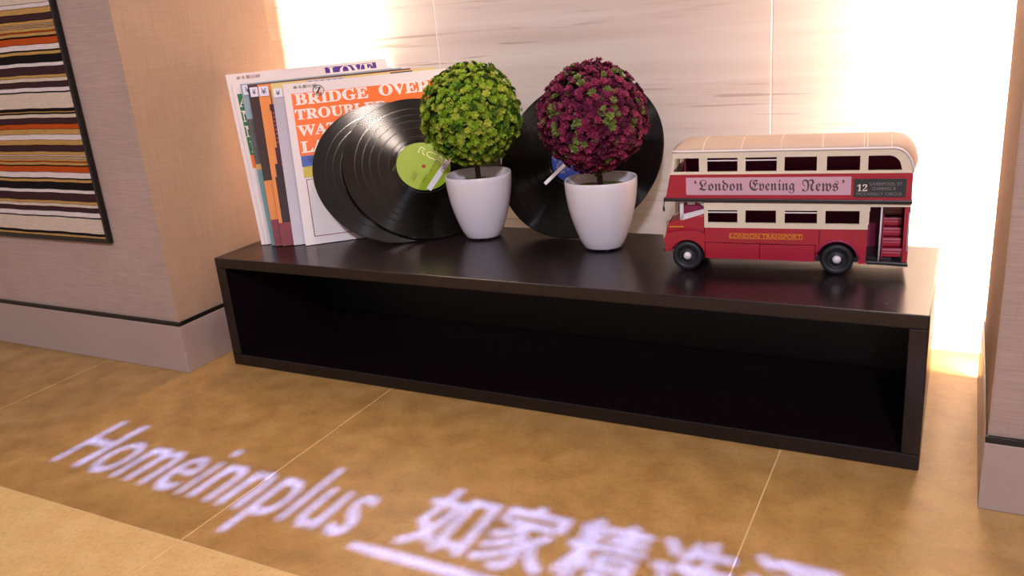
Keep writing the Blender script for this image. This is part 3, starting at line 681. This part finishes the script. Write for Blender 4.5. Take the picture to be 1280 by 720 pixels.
cab.prism([(-.052, .352), (-.03, .352), (.12, .400), (.12, .432), (-.03, .392), (-.04, .392)], y0, y1).prism([(.07, .478), (.12, .478), (.12, .425), (.112, .43), (.11, .45)], y0, y1)
cab.prism([(.0, .478), (.05, .478), (.05, .462), (.0, .462)], y0+.002, y1+.002)
part('cab_frame', cab, 'buswhite')
part('cab_wall', MB().box((-.03, .06, .36), (.115, BWd-.03, .49)), 'busdark')
part('cab_wall', MB().box((-.125, BWd-.2, .33), (-.03, BWd-.01, .49)), 'buscream')
part('mirror', MB().tube([(-.150, -.01, .495), (-.155, -.015, .45)], .004, 6).tube([(-.155, -.015, .455), (-.153, -.015, .425)], .008, 8), 'busblack')
part('mirror_arm', MB().tube([(-.055, .028, .492), (-.06, .028, .41)], .0025, 6), 'busblack')
# wheels
def wheel(x, y0, out):
    def tf(v): return Vector((x + v.x, y0 - out*v.z, .103 + v.y))
    wroot = MB().lathe([(.062, -.045), (.092, -.045), (.102, -.035), (.104, -.01), (.100, .004), (.088, .010), (.062, .006), (.060, -.01)], 40, tf=tf).build('tyre', 'rubber', bus, smooth=True)
    MB().lathe([(.060, -.01), (.050, -.014), (.036, -.006), (.020, -.004), (.0, -.004)], 32, tf=tf).build('rim', 'busblack', wroot, smooth=True)
    MB().lathe([(.027, -.004), (.026, .004), (.015, .013), (0, .015)], 24, tf=tf).build('hub_cap', 'buswhite', wroot, smooth=True)
wheel(0, .0, 1); wheel(.972, .0, 1); wheel(0, BWd, -1); wheel(.972, BWd, -1)
# rear platform and stairs
part('platform', MB().prism([(1.15, .078), (1.396, .066), (1.396, .09), (1.15, .10)], -.006, BWd-.02), 'busblack', bevel=.004)
part('rear_wall', MB().box((1.378, .03, .09), (1.392, BWd, .48)).box((1.36, .02, .09), (1.392, .045, .48)), 'busred')
part('emergency_window', MB().box((1.3925, .12, .30), (1.396, .32, .42)), 'busdark')
part('handrail', MB().tube([(1.222, .01, .10), (1.228, .01, .462)], .006, 8), 'buswhite', smooth=True)
part('rear_handrail', MB().tube([(1.385, .012, .17), (1.388, .012, .42)], .005, 8), 'buswhite', smooth=True)
part('stair_side', MB().box((1.236, .05, .1), (1.244, .30, .40)).box((1.14, .31, .1), (1.378, .325, .48)), 'busdark')
for i in range(5):
    z_ = .115 + .057*i; yy = .06 + .048*i
    st = part('step', MB().box((1.245, yy, z_), (1.355, .30, z_+.05)), 'busred')
    part('nosing', MB().box((1.245, yy-.006, z_+.042), (1.355, yy, z_+.054)).box((1.245, yy-.004, z_+.024), (1.355, yy, z_+.029)), 'nosing', parent=st)

# ------------------------------------------------------------------ framed textile on the left pillar
fx0, fx1, fz0, fz1 = -4.3, -.905, 1.165, 4.3
pic = empty('framed_textile', (-2.6, -.27, fz0), 'black framed woven textile with brown, orange and cream stripes on left pillar', 'wall art')
pb_ = Vector((-2.6, -.27, fz0)); t = .032
for a, b_ in (((fx0, -.31, fz0), (fx1, -.262, fz0+t)), ((fx0, -.31, fz1-t), (fx1, -.262, fz1)), ((fx0, -.31, fz0+t), (fx0+t, -.262, fz1-t)), ((fx1-t, -.31, fz0+t), (fx1, -.262, fz1-t))):
    MB().box(a, b_).build('frame_bar', 'frameblack', pic, pb_, bevel=.004)
# stripe edges read down the right border of the picture, in hundredths of the visible height (0 = bottom)
seq6 = [(20, 'y_brown'), (48, 'y_orange'), (80, 'y_gold'), (112, 'y_white'), (142, 'y_gold'), (180, 'y_brown'), (200, 'y_gold'), (206, 'y_white'), (216, 'y_gold'), (222, 'y_white'), (235, 'y_gold'), (242, 'y_orange'), (258, 'y_gold'),
        (264, 'y_black'), (300, 'y_orange'), (333, 'y_white'), (340, 'y_black'), (357, 'y_gold'), (400, 'y_black'), (420, 'y_white'), (465, 'y_brown'), (482, 'y_gold'), (500, 'y_cream'), (528, 'y_brown'), (556, 'y_white'), (562, 'y_black'), (648, 'y_cream'), (662, 'y_black'), (690, 'y_gold')]
seq5 = [(25, 'y_white'), (60, 'y_gold'), (98, 'y_brown'), (118, 'y_gold'), (124, 'y_cream'), (134, 'y_gold'), (140, 'y_cream'), (160, 'y_gold'), (168, 'y_orange'), (188, 'y_gold'), (195, 'y_black'), (235, 'y_orange'), (268, 'y_white'), (275, 'y_black'), (295, 'y_gold'),
        (340, 'y_black'), (363, 'y_white'), (410, 'y_brown'), (428, 'y_gold'), (450, 'y_cream'), (483, 'y_brown'), (508, 'y_white'), (514, 'y_black'), (605, 'y_cream'), (622, 'y_black'), (630, 'y_gold'), (637, 'y_black'), (660, 'y_cream'), (694, 'y_brown')]
ypx = [(a/4.5, m) for a, m in seq5] + [(150 + a/4.5, m) for a, m in seq6 if a > 20]
def zpx(y): return 3.17 + (3.121-3.17)/8*(y-5) if y < 13 else 3.121 + (1.174-3.121)*(((y-13)/290)*(1-.09*(1-(y-13)/290)) )
edges = [(zpx(y), m) for y, m in ypx]
stripes = []; prev = zpx(0)
for z_, m in edges: stripes.append((max(z_, fz0+t), prev, m)); prev = max(z_, fz0+t)
period = zpx(0) - zpx(140)
up = zpx(0); idx = 0
top_seq = [(m, .10*random.uniform(.3, 1)) for m in ['y_cream', 'y_black', 'y_gold', 'y_brown', 'y_white', 'y_orange', 'y_gold', 'y_brown', 'y_cream', 'y_gold']*4]
for m, h_ in top_seq:
    if up + h_ > fz1-t: break
    stripes.append((up, up+h_, m)); up += h_
stripes.append((up, fz1-t, 'y_brown'))
rnd = random.Random(5); nx = 60
MB().box((fx0+t, -.272, fz0+t), (fx1-t, -.262, fz1-t)).build('backing', 'frameblack', pic, pb_)
for z0_, z1_, m in stripes:
    if z1_ - z0_ < .002: continue
    mb = MB(); vs = []; d_ = -.283 - rnd.uniform(0, .006); ph = rnd.uniform(0, 9)
    for i in range(nx+1):
        x = fx0+t + (fx1-fx0-2*t)*i/nx; wv = .002*math.sin(x*7)+.0015*math.sin(x*19)
        k0 = wv if z0_ > fz0+t+.01 else 0; k1 = wv if z1_ < fz1-t-.01 else 0
        vs += [(x, -.272, z0_+k0), (x, d_, z0_+k0+.003), (x, d_, z1_+k1-.003), (x, -.272, z1_+k1)]
    mb.add(vs, [(4*i+j, 4*i+4+j, 4*i+5+j, 4*i+1+j) for i in range(nx) for j in range(3)]).build('woven_stripe', m, pic, pb_)
bpy.context.view_layer.update()
